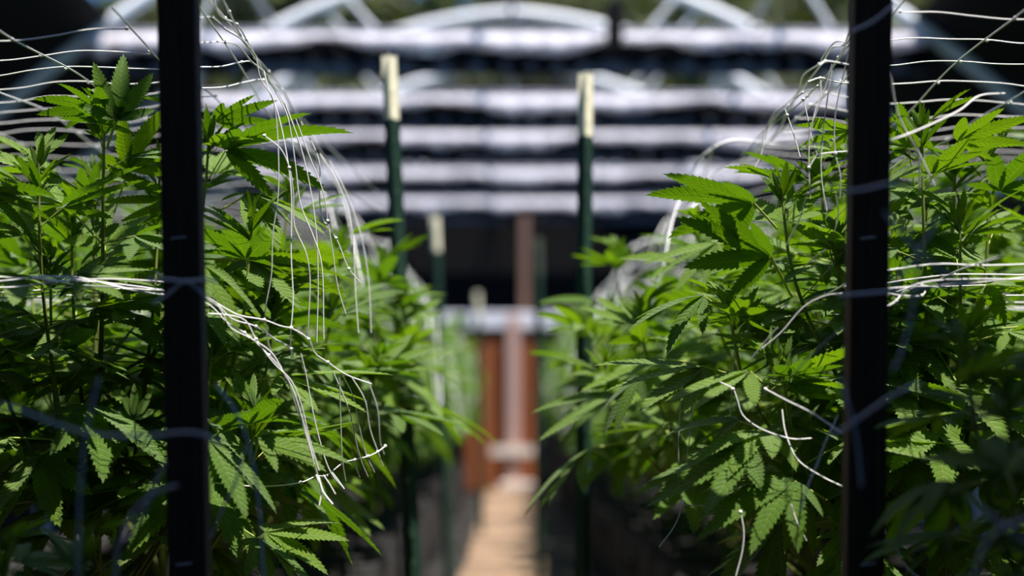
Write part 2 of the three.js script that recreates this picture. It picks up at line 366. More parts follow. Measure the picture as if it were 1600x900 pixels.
// distant plants: one stem mesh and one foliage mesh, four shapes of plant
const farShapes = [0, 1, 2, 3].map((i) => {
  const r = rng(900 + i), stems = [], leaves = [];
  branchCurves(0, 0, { height: 1.22 + 0.05 * i, spread: 0.36, branches: 9, phase: i }, r).forEach(([c, rad], k) => {
    stems.push(taperTube(c, rad * 1.2, 6, 4));
    leavesOnBranch(c, r, { from: k ? 0.15 : 0.3, gap: 0.06, size: 0.115, side: 0.25, low: 0.62 }, (m) => leaves.push(LEAF.low[Math.floor(r() * 3)].clone().applyMatrix4(m)));
  });
  return [merge(stems), merge(leaves)];
});
function farPlant(label, x, z, k, turn, s) {
  const p = thing('hemp_plant', label, 'plant', [x, 0, z], turn, 'leafy plants in grow bags'); p.scale.setScalar(s);
  mesh('stem', farShapes[k][0], M.stem, p);
  const f = mesh('foliage', farShapes[k][1], M.farLeaf, p); f.userData.kind = 'stuff';
  return p;
}
// grow bags
const potProfile = [[0.0, 0.0], [0.185, 0.0], [0.2, 0.012], [0.205, 0.12], [0.212, 0.25], [0.205, POT_TOP + 0.008], [0.198, POT_TOP + 0.014], [0.19, POT_TOP + 0.004], [0.188, POT_TOP - 0.05]].map(([x, y]) => new THREE.Vector2(x, y));
const potGeo = new THREE.LatheGeometry(potProfile, 28);
const soilGeo = (() => { const g = new THREE.CylinderGeometry(0.196, 0.196, 0.02, 28, 1), p = g.attributes.position, r = rng(8); for (let i = 0; i < p.count; i++) if (p.getY(i) > 0) p.setY(i, p.getY(i) + (r() - 0.5) * 0.008); g.computeVertexNormals(); return g.translate(0, POT_TOP - 0.03, 0); })();
const handleGeo = tube([V(0.2, 0.22, -0.04), V(0.222, 0.26, -0.035), V(0.226, 0.28, 0), V(0.222, 0.26, 0.035), V(0.2, 0.22, 0.04)], 0.007, 12, 5);
function growBag(label, x, z, turn) {
  const o = thing('grow_bag', label, 'grow bag', [x, 0.002, z], turn, 'grow bags along the path');
  mesh('bag_wall', potGeo, M.pot, o); mesh('soil', soilGeo, M.soil, o);
  mesh('handle', handleGeo, M.pot, o); mesh('handle', handleGeo.clone().rotateY(Math.PI), M.pot, o);
}
// near plants with the leaves read from the photograph
const A = at, UP1 = V(0.1, 1, 0.25), FACE = V(0, 0.35, 1), SIDE = V(0.5, 0.8, 0.3);
const leftLeaves = [
  [A(182, 188, 2.66), A(191, 74, 2.66), V(0.2, 0.1, 1), 'five', A(163, 235, 2.76)],
  [A(148, 172, 2.74), A(60, 124, 2.70), V(-0.2, 0.9, -0.35), 'five', A(160, 230, 2.76)],
  [A(352, 236, 2.84), A(536, 184, 2.84), V(0.1, 0.85, -0.4), 'five', A(325, 280, 2.86)],
  [A(337, 190, 2.86), A(432, 148, 2.86), V(0.0, 0.9, -0.35), 'five', A(328, 240, 2.86)],
  [A(-30, 300, 2.66), A(90, 284, 2.62), V(0.1, 0.85, -0.45), 'fan'],
  [A(392, 302, 2.86), A(518, 348, 2.80), V(0.3, 0.9, 0.2), 'fan', A(335, 330, 2.9)],
  [A(360, 425, 2.95), A(548, 388, 2.95), V(0.0, 0.85, -0.4), 'fan', A(325, 460, 2.95)],
  [A(318, 415, 2.62), A(398, 492, 2.56), V(0.5, 0.8, 0.45), 'five'],
  [A(120, 428, 2.62), A(245, 428, 2.60), V(0.1, 0.9, 0.4), 'five'],
  [A(210, 655, 2.58), A(212, 598, 2.58), V(0.1, 0.5, 1), 'five', A(213, 700, 2.6)],
  [A(405, 682, 2.64), A(548, 672, 2.64), V(0.0, 0.9, 0.35), 'five', A(395, 720, 2.74)],
  [A(328, 690, 2.60), A(402, 792, 2.52), V(0.65, 0.6, 0.6), 'fan'],
  [A(415, 832, 2.76), A(542, 826, 2.76), V(0.0, 0.85, 0.5), 'fan', A(375, 860, 2.8)],
  [A(200, 265, 2.82), A(250, 160, 2.76), V(-0.3, 0.6, -0.7), 'five'],
];
const rightLeaves = [
  [A(1178, 318, 2.62), A(1012, 292, 2.66), V(-0.1, 0.85, -0.55), 'five', A(1212, 352, 2.7)],
  [A(1205, 402, 2.6), A(1062, 334, 2.64), V(-0.2, 0.75, -0.6), 'five', A(1235, 458, 2.7)],
  [A(1330, 205, 2.72), A(1240, 188, 2.72), V(0, 0.95, -0.35), 'five'],
  [A(1100, 462, 2.74), A(976, 502, 2.72), V(-0.3, 0.9, 0.4), 'five', A(1140, 490, 2.74)],
  [A(1170, 580, 2.6), A(1028, 612, 2.56), V(-0.3, 0.9, 0.3), 'five', A(1210, 610, 2.7)],
  [A(1172, 700, 2.6), A(1008, 772, 2.54), V(-0.45, 0.8, 0.5), 'five', A(1220, 715, 2.7)],
  [A(1240, 752, 2.58), A(1094, 812, 2.52), V(-0.4, 0.8, 0.55), 'fan', A(1290, 775, 2.68)],
  [A(1496, 222, 2.76), A(1612, 172, 2.72), V(0.2, 0.9, -0.4), 'five', A(1475, 270, 2.78)],
  [A(1235, 602, 2.64), A(1322, 576, 2.62), V(0.2, 0.85, 0.5), 'five'],
  [A(1222, 590, 2.64), A(1206, 505, 2.64), V(-0.4, 0.2, 1), 'young'],
  [A(1420, 232, 2.82), A(1400, 150, 2.76), V(0.3, 0.6, -0.7), 'five'],
  [A(1000, 590, 3.05), A(918, 658, 3.05), V(-0.3, 0.9, 0.5), 'five'],
  [A(1120, 380, 3.05), A(1010, 420, 3.05), V(-0.3, 0.9, 0.4), 'fan'],
];
const near = [
  // side, x, z, options, detail, label
  [-1, -0.64, -3.0, { seed: 11, height: 1.17, spread: 0.30, branches: 13, phase: 0.4, leaves: leftLeaves, tips: [A(163, 165, 2.74), A(328, 195, 2.86), A(60, 250, 2.66), A(250, 250, 2.9), A(395, 330, 2.8), A(112, 340, 2.95), A(430, 470, 2.9), A(400, 640, 2.72)] }, 'high', 'leafy green plant with the tall top shoot directly left of the near wooden post'],
  [-1, -0.64, -3.55, { seed: 12, height: 1.2, spread: 0.33, branches: 11, phase: 1.4, tips: [A(450, 300, 3.2), A(520, 470, 3.2), A(590, 560, 3.3)] }, 'high', 'leafy green plant second back in the row left of the path'],
  [-1, -0.62, -4.1, { seed: 13, height: 1.18, spread: 0.34, branches: 11, phase: 2.4, tips: [A(640, 520, 3.8), A(600, 400, 3.85), A(632, 455, 3.9)] }, 'high', 'leafy green plant third back in the row left of the path'],
  [-1, -1.18, -3.75, { seed: 14, height: 1.24, spread: 0.34, branches: 10, phase: 0.8 }, 'mid', 'leafy green plant at the picture edge behind the left outer row start'],
  [1, 0.66, -2.98, { seed: 21, height: 1.18, spread: 0.30, branches: 13, phase: 1.1, leaves: rightLeaves, tips: [A(1440, 195, 2.74), A(1220, 285, 2.78), A(1545, 215, 2.9), A(1340, 215, 2.8), A(1280, 250, 2.9), A(1138, 470, 2.74), A(1222, 565, 2.66), A(1500, 330, 2.7), A(1400, 360, 2.95)] }, 'high', 'leafy green plant whose shoots surround the near wooden post right of the path'],
  [1, 0.60, -3.53, { seed: 22, height: 1.2, spread: 0.33, branches: 11, phase: 0.1, tips: [A(1090, 350, 3.2), A(1000, 480, 3.25), A(945, 560, 3.4)] }, 'high', 'leafy green plant second back in the row right of the path'],
  [1, 0.63, -4.08, { seed: 23, height: 1.19, spread: 0.34, branches: 11, phase: 2.0, tips: [A(915, 500, 3.8), A(960, 390, 3.9)] }, 'high', 'leafy green plant third back in the row right of the path'],
  [1, 1.18, -3.7, { seed: 24, height: 1.24, spread: 0.34, branches: 10, phase: 1.8 }, 'mid', 'leafy green plant at the picture edge behind the right outer row start'],
  [-1, -0.66, -2.14, { seed: 15, height: 0.74, spread: 0.28, branches: 6, phase: 0.3, side: 0.1, size: 0.115 }, 'high', 'low dark shaded plant in front of the wooden post left of the path'],
  [1, 0.68, -2.16, { seed: 25, height: 0.92, spread: 0.27, branches: 6, phase: 2.9, side: 0.1, size: 0.115 }, 'high', 'low dark shaded plant in front of the wooden post right of the path'],
];
const bagWhere = ['beside the left wooden post', 'second back in the row left of the path', 'third back in the row left of the path', 'first in the outer row on the left', 'beside the right wooden post', 'second back in the row right of the path', 'third back in the row right of the path', 'first in the outer row on the right', 'in the shade before the left wooden post', 'in the shade before the right wooden post'];
for (const [, x, z, o, d, label] of near) { heroPlant(label, x, z, o, d); growBag(`black fabric grow bag ${bagWhere[near.findIndex((n) => n[5] === label)]}`, x, z, o.phase); }
for (const s of [-1, 1]) {
  const side = s < 0 ? 'left' : 'right', r = rng(s < 0 ? 41 : 42);
  for (let i = 0; i < 23; i++) {
    const z = -4.6 - 0.6 * i, x = s * (0.62 + (r() - 0.5) * 0.06), n = ord[i + 3];
    const lab = `leafy green plant ${n} back in the row ${side} of the path`;
    if (i < 3) heroPlant(lab, x, z, { seed: 60 + i + 10 * s, height: 1.16 + 0.1 * r(), spread: 0.34, branches: 9, phase: r() * 6 }, 'mid');
    else farPlant(lab, x, z, Math.floor(r() * 4), r() * 6.28, 0.94 + 0.12 * r());
    growBag(`black fabric grow bag ${n} back in the row ${side} of the path`, x, z, r() * 6);
  }
  for (let i = 0; i < 9; i++) {
    const z = -4.3 - 0.62 * i, x = s * (1.2 + (r() - 0.5) * 0.06), n = ord[i + 1];
    farPlant(`leafy green plant ${n} back in the outer row on the ${side}`, x, z, Math.floor(r() * 4), r() * 6.28, 0.98 + 0.12 * r());
    growBag(`black fabric grow bag ${n} back in the outer row on the ${side}`, x, z, r() * 6);
  }
}

// ---------------------------------------------------------------- wooden posts at the front
function woodenPost(label, top, bottom) {
  const d = top.clone().sub(bottom), s = -bottom.y / d.y, foot = bottom.clone().addScaledVector(d, s), h = 2.25;
  const o = thing('wooden_post', label, 'post', [foot.x, 0, foot.z]);
  const g = box(0.045, h, 0.045, 0, h / 2, 0, 0.003), p = g.attributes.position, r = rng(Math.round(foot.x * 1000) + 5000);
  for (let i = 0; i < p.count; i++) { const y = p.getY(i); p.setX(i, p.getX(i) + y * d.x / d.y + 0.0); p.setZ(i, p.getZ(i) + y * d.z / d.y); }
  g.computeVertexNormals();
  mesh('timber', g, M.wood, o);
  for (const y of [0.62, 1.0, 1.36, 1.9]) { const n = mesh('staple', tube([V(-0.008, y, 0.022), V(-0.008, y, 0.027), V(0.008, y + 0.002, 0.027), V(0.008, y + 0.002, 0.022)], 0.0009, 8, 4), M.pipe, o); n.position.x = y * d.x / d.y + (r() - 0.5) * 0.01; n.position.z = y * d.z / d.y; }
}
woodenPost('dark square wooden post standing among the left plants, nearest the camera', A(279, 0, 2.27), A(297, 900, 2.27));
woodenPost('dark square wooden post standing among the right plants, nearest the camera', A(1360, 0, 2.27), A(1348, 900, 2.27));

// ---------------------------------------------------------------- green steel stakes with cream tips
function tPost(label, top, bottom, tipLen, tipMat = M.tip, tipLabel = 'cream painted tip') {
  const d = top.clone().sub(bottom), foot = bottom.clone().addScaledVector(d, -bottom.y / d.y), H = top.y;
  const o = thing('steel_stake', label, 'stake', [foot.x, 0, foot.z]);
  const sh = (w) => { const s = new THREE.Shape(); s.moveTo(-w / 2, 0); s.lineTo(w / 2, 0); s.lineTo(w / 2, -0.004); s.lineTo(0.0025, -0.005); s.lineTo(0.002, -0.03); s.lineTo(-0.002, -0.03); s.lineTo(-0.0025, -0.005); s.lineTo(-w / 2, -0.004); s.closePath(); return s; };
  const bar = (y0, y1) => { const g = new THREE.ExtrudeGeometry(sh(0.032), { depth: y1 - y0, bevelEnabled: false }); g.rotateX(-Math.PI / 2).translate(0, y0, 0); const p = g.attributes.position; for (let i = 0; i < p.count; i++) { const y = p.getY(i); p.setX(i, p.getX(i) + y * d.x / d.y); p.setZ(i, p.getZ(i) * -1 * -1 + y * d.z / d.y); } return g; };
  mesh('shaft', bar(0, H - tipLen), M.tpost, o);
  mesh('painted_tip', bar(H - tipLen, H), tipMat, o).userData.label = tipLabel;
  const lug = box(0.012, 0.016, 0.006, 0, 0, 0.004, 0.002);
  for (let y = 0.15; y < H - 0.02; y += 0.055) { const m = mesh('lug', lug, y < H - tipLen ? M.tpost : tipMat, o); m.position.set(y * d.x / d.y, y, y * d.z / d.y); }
}
tPost('green steel stake with cream tip left of the path, nearest of the stakes', A(608, 88, 4.0), A(646, 900, 4.0), 0.135);
tPost('green steel stake with cream tip right of the path, nearest of the stakes', A(915, 115, 4.05), A(910, 900, 4.05), 0.135);
tPost('green steel stake with cream tip left of the path, second back', A(680, 338, 7.3), A(694, 700, 7.3), 0.135);
tPost('green steel stake with tip coloured grey for shade right of the path, second back', A(841, 372, 8.2), A(842, 700, 8.2), 0.16, M.shadedTip, 'tip with shade put into its grey-green colour');
tPost('green steel stake with cream tip left of the path, farthest of three', A(746, 457, 11.9), A(750, 700, 11.9), 0.16);

// ---------------------------------------------------------------- trellis netting
const knot = new THREE.IcosahedronGeometry(0.0026, 1);
function strand(points, parent, r = 0.00125, knots = [], name = 'strand') {
  const g = [tube(points, r, Math.max(8, points.length * 5), 5)];
  for (const k of knots) g.push(knot.clone().translate(k.x, k.y, k.z));
  return mesh(name, g.length > 1 ? merge(g) : g[0], M.net, parent);
}
function netLayer(label, side, y, xs, z0, z1, seed, opt = {}) {
  const net = thing('trellis_net', label, 'net', [0, 0, 0], 0, 'plastic trellis nets'), r = rng(seed), far = [];
  const f1 = r() * 6, f2 = r() * 6;
  const h = (x, z) => y + 0.010 * Math.sin(x * 9 + f1 + z * 2) + 0.012 * Math.sin(z * 3.1 + f2) + 0.006 * Math.sin(x * 23 + z * 7) - (opt.sag ?? 0) * Math.pow(Math.max(0, 1 - Math.abs(Math.abs(x) - 0.42) / 0.3), 2);
  for (let z = z0, i = 0; z > z1; z -= 0.152, i++) {
    const pts = [], w = 0.01 * (r() - 0.5);
    for (let x = xs[0]; x <= xs[xs.length - 1] + 0.01; x += 0.05) pts.push(V(side * x, h(x, z) + (r() - 0.5) * 0.003, z + w + 0.012 * Math.sin(x * 8 + i)));
    if (z > -5.2) strand(pts, net, 0.0010, xs.map((x) => V(side * x, h(x, z), z + w)));
    else far.push(tube(pts, 0.0015, pts.length, 3));
  }
  xs.forEach((x) => {
    const pts = []; for (let z = z0 + 0.12; z > -5.2; z -= 0.1) pts.push(V(side * (x + 0.006 * Math.sin(z * 5 + x * 9)), h(x, z), z));
    strand(pts, net, 0.0013);
    const q = []; for (let z = -5.2; z > z1; z -= 0.25) q.push(V(side * x, h(x, z), z));
    far.push(tube(q, 0.0016, q.length * 2, 3));
  });
  const m = mesh('far_strands', merge(far), M.net, net); m.userData.kind = 'stuff';
  return net;
}
const upL = netLayer('white plastic trellis net stretched level over the left plant tops', -1, EYE + 0.51, [0.505, 0.655, 0.805, 0.955, 1.105], -2.49, -17.5, 1);
const upR = netLayer('white plastic trellis net stretched level over the right plant tops', 1, EYE + 0.515, [0.505, 0.655, 0.805, 0.955, 1.105], -2.47, -17.5, 2);
const loL = netLayer('white plastic trellis net stretched level halfway up the left plants', -1, EYE + 0.185, [0.45, 0.6, 0.75, 0.9], -2.5, -12, 3);
const loR = netLayer('white plastic trellis net stretched level halfway up the right plants', 1, EYE + 0.18, [0.45, 0.6, 0.75, 0.9], -2.45, -12, 4);
// loose strands: polylines of [px, py] with the depth at the first and at the last point
function loose(net, d0, d1, pts, r = 0.00115, kn = []) {
  const p = pts.map(([x, y], i) => A(x, y, 0.97 * lerp(d0, d1, pts.length > 1 ? i / (pts.length - 1) : 0)));
  return strand(p, net, r, kn.map((i) => p[i]), 'loose_strand');
}
// left: slack edge running back along the aisle
loose(upL, 2.48, 4.4, [[310, 8], [345, 58], [378, 108], [408, 160], [440, 205], [480, 250], [540, 300], [600, 330]], 0.0012);
loose(upL, 2.46, 4.2, [[318, -10], [352, 28], [388, 75], [420, 112], [442, 142], [458, 170], [520, 235], [590, 300]], 0.0012, [1, 2, 3, 4]);
loose(upL, 2.46, 3.6, [[340, -15], [358, 18], [375, 55], [398, 90], [418, 125], [440, 140], [470, 190], [510, 250]], 0.0012, [1, 2, 3, 4, 5]);
loose(upL, 2.5, 3.3, [[330, -8], [345, 25], [370, 38], [385, 62], [408, 105], [432, 145], [452, 178], [470, 230]], 0.0013, [2, 3]);
loose(upL, 2.5, 2.7, [[312, 28], [332, 28], [352, 45], [378, 62], [400, 88]], 0.0012, [1]);
loose(upL, 2.6, 2.8, [[312, 67], [352, 66], [372, 72], [392, 95], [412, 112]], 0.0012, [1]);
loose(upL, 2.7, 2.95, [[312, 105], [345, 104], [378, 97], [395, 98], [420, 120]], 0.0012, [2]);
loose(upL, 2.85, 3.1, [[315, 138], [350, 136], [385, 128], [412, 125], [436, 142]], 0.0012, [3]);
for (const [a, b, pts, kn] of [
  [2.7, 2.75, [[400, 88], [408, 125], [425, 150], [432, 190], [435, 300], [426, 370], [424, 430], [415, 480], [413, 500]], [8]],
  [2.74, 2.72, [[412, 110], [420, 140], [432, 170], [446, 230], [455, 300], [455, 400], [458, 470], [455, 512]], [7]],
  [2.7, 2.74, [[413, 212], [438, 232], [452, 262], [458, 300], [460, 352], [478, 395], [484, 430], [482, 500], [480, 530]], [0, 2]],
  [2.78, 2.8, [[432, 145], [448, 178], [455, 210], [462, 260], [470, 320], [490, 370], [502, 410], [506, 530]], []],
  [2.82, 2.84, [[445, 160], [470, 230], [484, 290], [494, 360], [497, 440], [495, 535]], []],
  [2.9, 2.95, [[460, 180], [482, 240], [505, 300], [512, 345], [520, 395], [528, 450], [540, 490]], [3]],
  [2.95, 3.0, [[470, 190], [498, 250], [500, 320], [508, 350], [525, 372], [545, 420], [562, 440]], [3, 4, 5]],
  [3.1, 3.1, [[500, 240], [530, 290], [545, 330], [552, 380], [555, 450], [560, 520]], []],
  [3.2, 3.2, [[515, 250], [540, 300], [562, 360], [575, 430], [580, 520]], []],
]) loose(upL, a, b, pts, 0.00088, kn);
// left: lower net hanging out past the post, down to its knotted hem
for (const [a, b, pts, kn] of [
  [2.6, 2.72, [[-10, 432], [90, 438], [160, 442], [230, 458], [290, 462], [330, 470], [372, 492], [413, 500], [440, 510], [455, 513], [482, 530], [492, 552], [512, 566], [540, 585], [580, 600]], [7, 9, 10, 12]],
  [2.58, 2.7, [[-10, 440], [110, 432], [200, 452], [268, 462], [328, 466], [362, 498], [400, 510], [430, 530], [455, 545], [458, 560]], [6, 8]],
  [2.62, 2.7, [[60, 430], [150, 440], [260, 455], [325, 475], [356, 505], [382, 520], [420, 555], [442, 580], [458, 610], [474, 660], [488, 710], [496, 742]], [5, 6]],
  [2.6, 2.69, [[130, 446], [220, 452], [300, 460], [340, 478], [360, 512], [390, 528], [425, 552], [450, 600], [468, 650], [484, 700], [494, 740]], [5]],
  [2.63, 2.68, [[325, 490], [352, 492], [382, 500], [400, 530], [428, 568], [455, 595], [470, 630], [482, 680], [498, 735]], [3]],
  [2.66, 2.7, [[415, 500], [418, 530], [425, 552], [440, 575]], []],
  [2.68, 2.72, [[455, 512], [454, 530], [455, 560]], []],
  [2.72, 2.76, [[470, 552], [478, 585], [488, 640], [500, 690], [515, 735], [537, 765]], []],
  [2.85, 2.9, [[530, 590], [532, 650], [535, 720], [540, 752]], []],
  [2.85, 2.95, [[520, 580], [545, 640], [556, 690], [565, 722], [575, 745]], []],
  [2.9, 3.0, [[535, 585], [552, 620], [562, 670], [572, 710], [585, 738]], []],
  [3.0, 3.05, [[550, 590], [570, 625], [578, 670], [590, 705], [598, 728]], []],
  [3.05, 3.1, [[575, 595], [590, 640], [594, 690], [600, 710]], []],
  [2.68, 3.05, [[320, 752], [365, 758], [420, 760], [470, 754], [494, 744], [510, 743], [535, 724], [555, 718], [575, 713], [590, 706], [602, 697]], [3, 4, 5, 6, 7, 8, 9, 10]],
  [2.68, 2.67, [[494, 742], [502, 765], [499, 790]], []],
  [2.68, 2.66, [[498, 745], [505, 768], [520, 788]], []],
  [2.7, 2.7, [[505, 742], [514, 755], [524, 772]], []],
  [2.8, 2.8, [[519, 738], [528, 750], [538, 764]], []],
  [2.95, 2.95, [[552, 720], [558, 735], [562, 746]], []],
]) loose(loL, a, b, pts, 0.00092, kn);
// right: slack edge
loose(upR, 2.5, 3.9, [[1330, 55], [1310, 90], [1288, 122], [1262, 150], [1225, 180], [1195, 205], [1170, 230], [1152, 258]], 0.0012, [1, 2, 3]);
loose(upR, 2.5, 3.8, [[1330, 65], [1305, 100], [1278, 135], [1255, 145], [1232, 165], [1210, 185], [1185, 225], [1160, 262]], 0.0012, [2, 3, 4]);
loose(upR, 2.55, 3.7, [[1330, 40], [1318, 70], [1300, 75], [1285, 98], [1262, 128], [1240, 158], [1215, 205], [1180, 240]], 0.0014, [1, 3]);
loose(upR, 2.6, 3.5, [[1328, 68], [1305, 66], [1285, 90], [1280, 100], [1255, 118], [1245, 148], [1208, 180], [1190, 230]], 0.0012, [3]);
loose(upR, 2.6, 2.55, [[1328, 102], [1310, 98], [1290, 96], [1280, 102]], 0.0013, [2]);
loose(upR, 2.8, 2.7, [[1330, 131], [1305, 128], [1282, 122], [1262, 128]], 0.0013, [2]);
for (const [a, b, pts, kn] of [
  [2.62, 2.66, [[1326, 80], [1318, 115], [1310, 150], [1304, 190], [1305, 240], [1313, 275], [1312, 310]], [4]],
  [2.64, 2.66, [[1300, 100], [1292, 130], [1278, 170], [1266, 205], [1264, 262], [1266, 310]], [4]],
  [2.68, 2.7, [[1300, 110], [1292, 160], [1285, 215], [1283, 270], [1288, 310], [1292, 330]], []],
  [2.7, 2.7, [[1282, 125], [1282, 145], [1272, 180], [1268, 200]], []],
  [2.75, 2.75, [[1255, 155], [1262, 185], [1268, 215], [1276, 240]], [0]],
  [2.8, 2.8, [[1226, 170], [1230, 180], [1240, 210], [1250, 245]], [1]],
  [2.62, 2.62, [[1264, 262], [1278, 243], [1305, 238], [1340, 236]], [1]],
  [3.1, 3.1, [[1195, 200], [1190, 240], [1180, 260]], []],
  [2.6, 2.7, [[1262, 300], [1250, 340], [1238, 365], [1228, 385]], []],
  [2.6, 2.7, [[1290, 390], [1275, 400], [1262, 412], [1255, 418]], []],
  [2.62, 2.68, [[1305, 300], [1310, 335], [1304, 362]], []],
]) loose(upR, a, b, pts, 0.0009, kn);
for (const [a, b, pts, kn] of [
  [2.62, 2.62, [[1125, 597], [1145, 608], [1152, 625], [1160, 648], [1185, 668], [1215, 680], [1240, 686], [1268, 685]], [1]],
  [2.6, 2.45, [[1196, 608], [1230, 626], [1268, 645], [1318, 678]], [0]],
  [2.64, 2.6, [[1222, 640], [1226, 670], [1234, 695], [1248, 720], [1285, 745], [1316, 760]], []],
  [2.6, 2.6, [[1157, 800], [1162, 830], [1160, 860], [1150, 900]], [0]],
  [2.7, 2.66, [[1165, 712], [1180, 735], [1192, 746]], []],
  [2.75, 2.72, [[1115, 738], [1122, 755], [1130, 775]], []],
  [2.6, 2.6, [[1236, 788], [1245, 815], [1260, 845]], []],
  [2.45, 2.4, [[1310, 648], [1290, 690], [1275, 730], [1262, 760], [1250, 800]], []],
  [3.0, 3.0, [[1145, 600], [1150, 520], [1143, 620], [1140, 690], [1138, 760]], []],
  [3.0, 3.05, [[1066, 600], [1060, 700], [1068, 785], [1100, 790]], [2]],
  [3.0, 3.0, [[1068, 785], [1055, 820], [1030, 855]], []],
  [3.05, 3.05, [[1085, 620], [1078, 680], [1070, 740]], []],
  [2.5, 2.58, [[1375, 485], [1400, 470], [1412, 456], [1440, 446], [1466, 450]], [1, 3]],
  [2.52, 2.58, [[1320, 452], [1380, 458], [1410, 462], [1440, 462], [1446, 455]], [2, 3]],
  [2.5, 2.6, [[1380, 452], [1420, 448], [1470, 446], [1540, 440], [1612, 432]], []],
  [2.5, 2.6, [[1400, 455], [1450, 440], [1520, 436], [1612, 437]], []],
  [2.6, 2.55, [[1190, 545], [1220, 520], [1258, 478], [1290, 462], [1316, 458]], []],
  [2.6, 2.55, [[1175, 560], [1195, 535], [1215, 512]], []],
  [2.4, 2.35, [[1238, 588], [1262, 560], [1300, 525], [1318, 512]], []],
  [2.5, 2.5, [[1393, 840], [1405, 868], [1420, 890], [1440, 905]], [2]],
]) loose(loR, a, b, pts, 0.00092, kn);
// near end of the right top net, tied past the post
loose(upR, 2.4, 2.5, [[1386, 60], [1392, 120], [1402, 175], [1418, 210], [1436, 240], [1460, 290]], 0.0012, [3]);
loose(upR, 2.4, 2.55, [[1382, 222], [1418, 210], [1460, 192], [1500, 172], [1530, 150], [1570, 146]], 0.0012, []);
loose(upR, 2.42, 2.5, [[1418, 210], [1434, 240], [1438, 300]], 0.0012, []);
// net pieces hanging before the posts, in the shade of the roof film
function scrap(label, seed, lines) {
  const net = thing('trellis_net', label, 'net', [0, 0, 0], 0, 'plastic trellis nets');
  for (const [d0, d1, pts, kn] of lines) loose(net, d0, d1, pts, 0.0016, kn ?? []);
}
scrap('blurred piece of trellis net tied across the front of the left wooden post', 1, [
  [1.95, 1.95, [[-20, 628], [30, 640], [80, 660], [135, 676], [220, 682], [300, 676], [345, 690]], [3]],
  [1.95, 1.95, [[155, 590], [145, 630], [135, 676], [126, 760], [122, 905]], []],
  [1.95, 1.95, [[278, 758], [255, 765], [232, 778], [205, 805], [186, 850], [180, 905]], [2]],
  [1.95, 1.95, [[260, 720], [240, 760], [225, 800], [195, 850]], []],
  [2.15, 2.15, [[232, 437], [262, 437], [290, 440], [318, 437], [340, 440]], [2]],
  [2.15, 2.15, [[240, 475], [265, 458], [290, 440], [312, 455], [336, 476]], []],
  [2.2, 2.2, [[336, 600], [366, 640], [390, 700], [405, 790], [412, 905]], []],
  [2.25, 2.2, [[330, 840], [345, 800], [366, 758], [384, 700]], [2]],
]);
scrap('blurred piece of trellis net tied across the front of the right wooden post', 2, [
  [1.95, 1.95, [[1312, 590], [1322, 625], [1333, 660], [1340, 700], [1346, 760]], [2]],
  [1.95, 1.95, [[1300, 680], [1333, 660], [1368, 636], [1400, 615], [1440, 598]], []],
  [1.9, 1.9, [[1380, 330], [1408, 365], [1435, 392], [1462, 415], [1500, 445]], [2]],
  [1.9, 1.9, [[1470, 340], [1450, 368], [1435, 392], [1412, 425], [1390, 450]], []],
  [1.9, 1.9, [[1435, 392], [1434, 430], [1426, 480], [1412, 540], [1395, 580]], []],
  [2.1, 2.1, [[1310, 462], [1350, 459], [1400, 455], [1450, 448], [1520, 442]], []],
  [1.8, 1.8, [[1510, 775], [1540, 800], [1570, 820], [1612, 808]], [2]],
  [1.8, 1.8, [[1570, 820], [1540, 850], [1520, 905]], []],
  [1.8, 1.8, [[1570, 820], [1590, 840], [1615, 850]], []],
  [1.95, 1.95, [[1320, 300], [1350, 296], [1392, 286]], []],
  [2.1, 2.1, [[1330, 50], [1362, 35], [1400, 5]], []],
]);
// slack net edge sagging into the aisle further back
function sagging(label, side, seed) {
  const net = thing('trellis_net', label, 'net', [0, 0, 0], 0, 'plastic trellis nets'), r = rng(seed);
  const S = (s, t) => { const z = lerp(-3.6, -13, s), fall = 0.34 + 0.14 * Math.sin(s * 17 + seed) + 0.06 * Math.sin(s * 41), x = lerp(0.5, 0.26 + 0.05 * Math.sin(s * 23), Math.sqrt(t)), y = EYE + 0.5 - fall * t * t - 0.05 * t + 0.02 * Math.sin(s * 60 + t * 5); return V(side * x, y, z + 0.05 * Math.sin(t * 9 + s * 80)); };
  for (let i = 0; i <= 30; i++) { const p = []; for (let k = 0; k <= 6; k++) p.push(S(i / 30 + (r() - 0.5) * 0.004, k / 6)); strand(p, net, 0.0017); }
  for (let k = 0; k <= 3; k++) { const p = []; for (let i = 0; i <= 80; i++) p.push(S(i / 80, 0.25 + k / 4).add(V((r() - 0.5) * 0.01, (r() - 0.5) * 0.012, 0))); strand(p, net, 0.0019); }
}
sagging('slack white net edge sagging into the aisle along the left row', -1, 31);
sagging('slack white net edge sagging into the aisle along the right row', 1, 37);

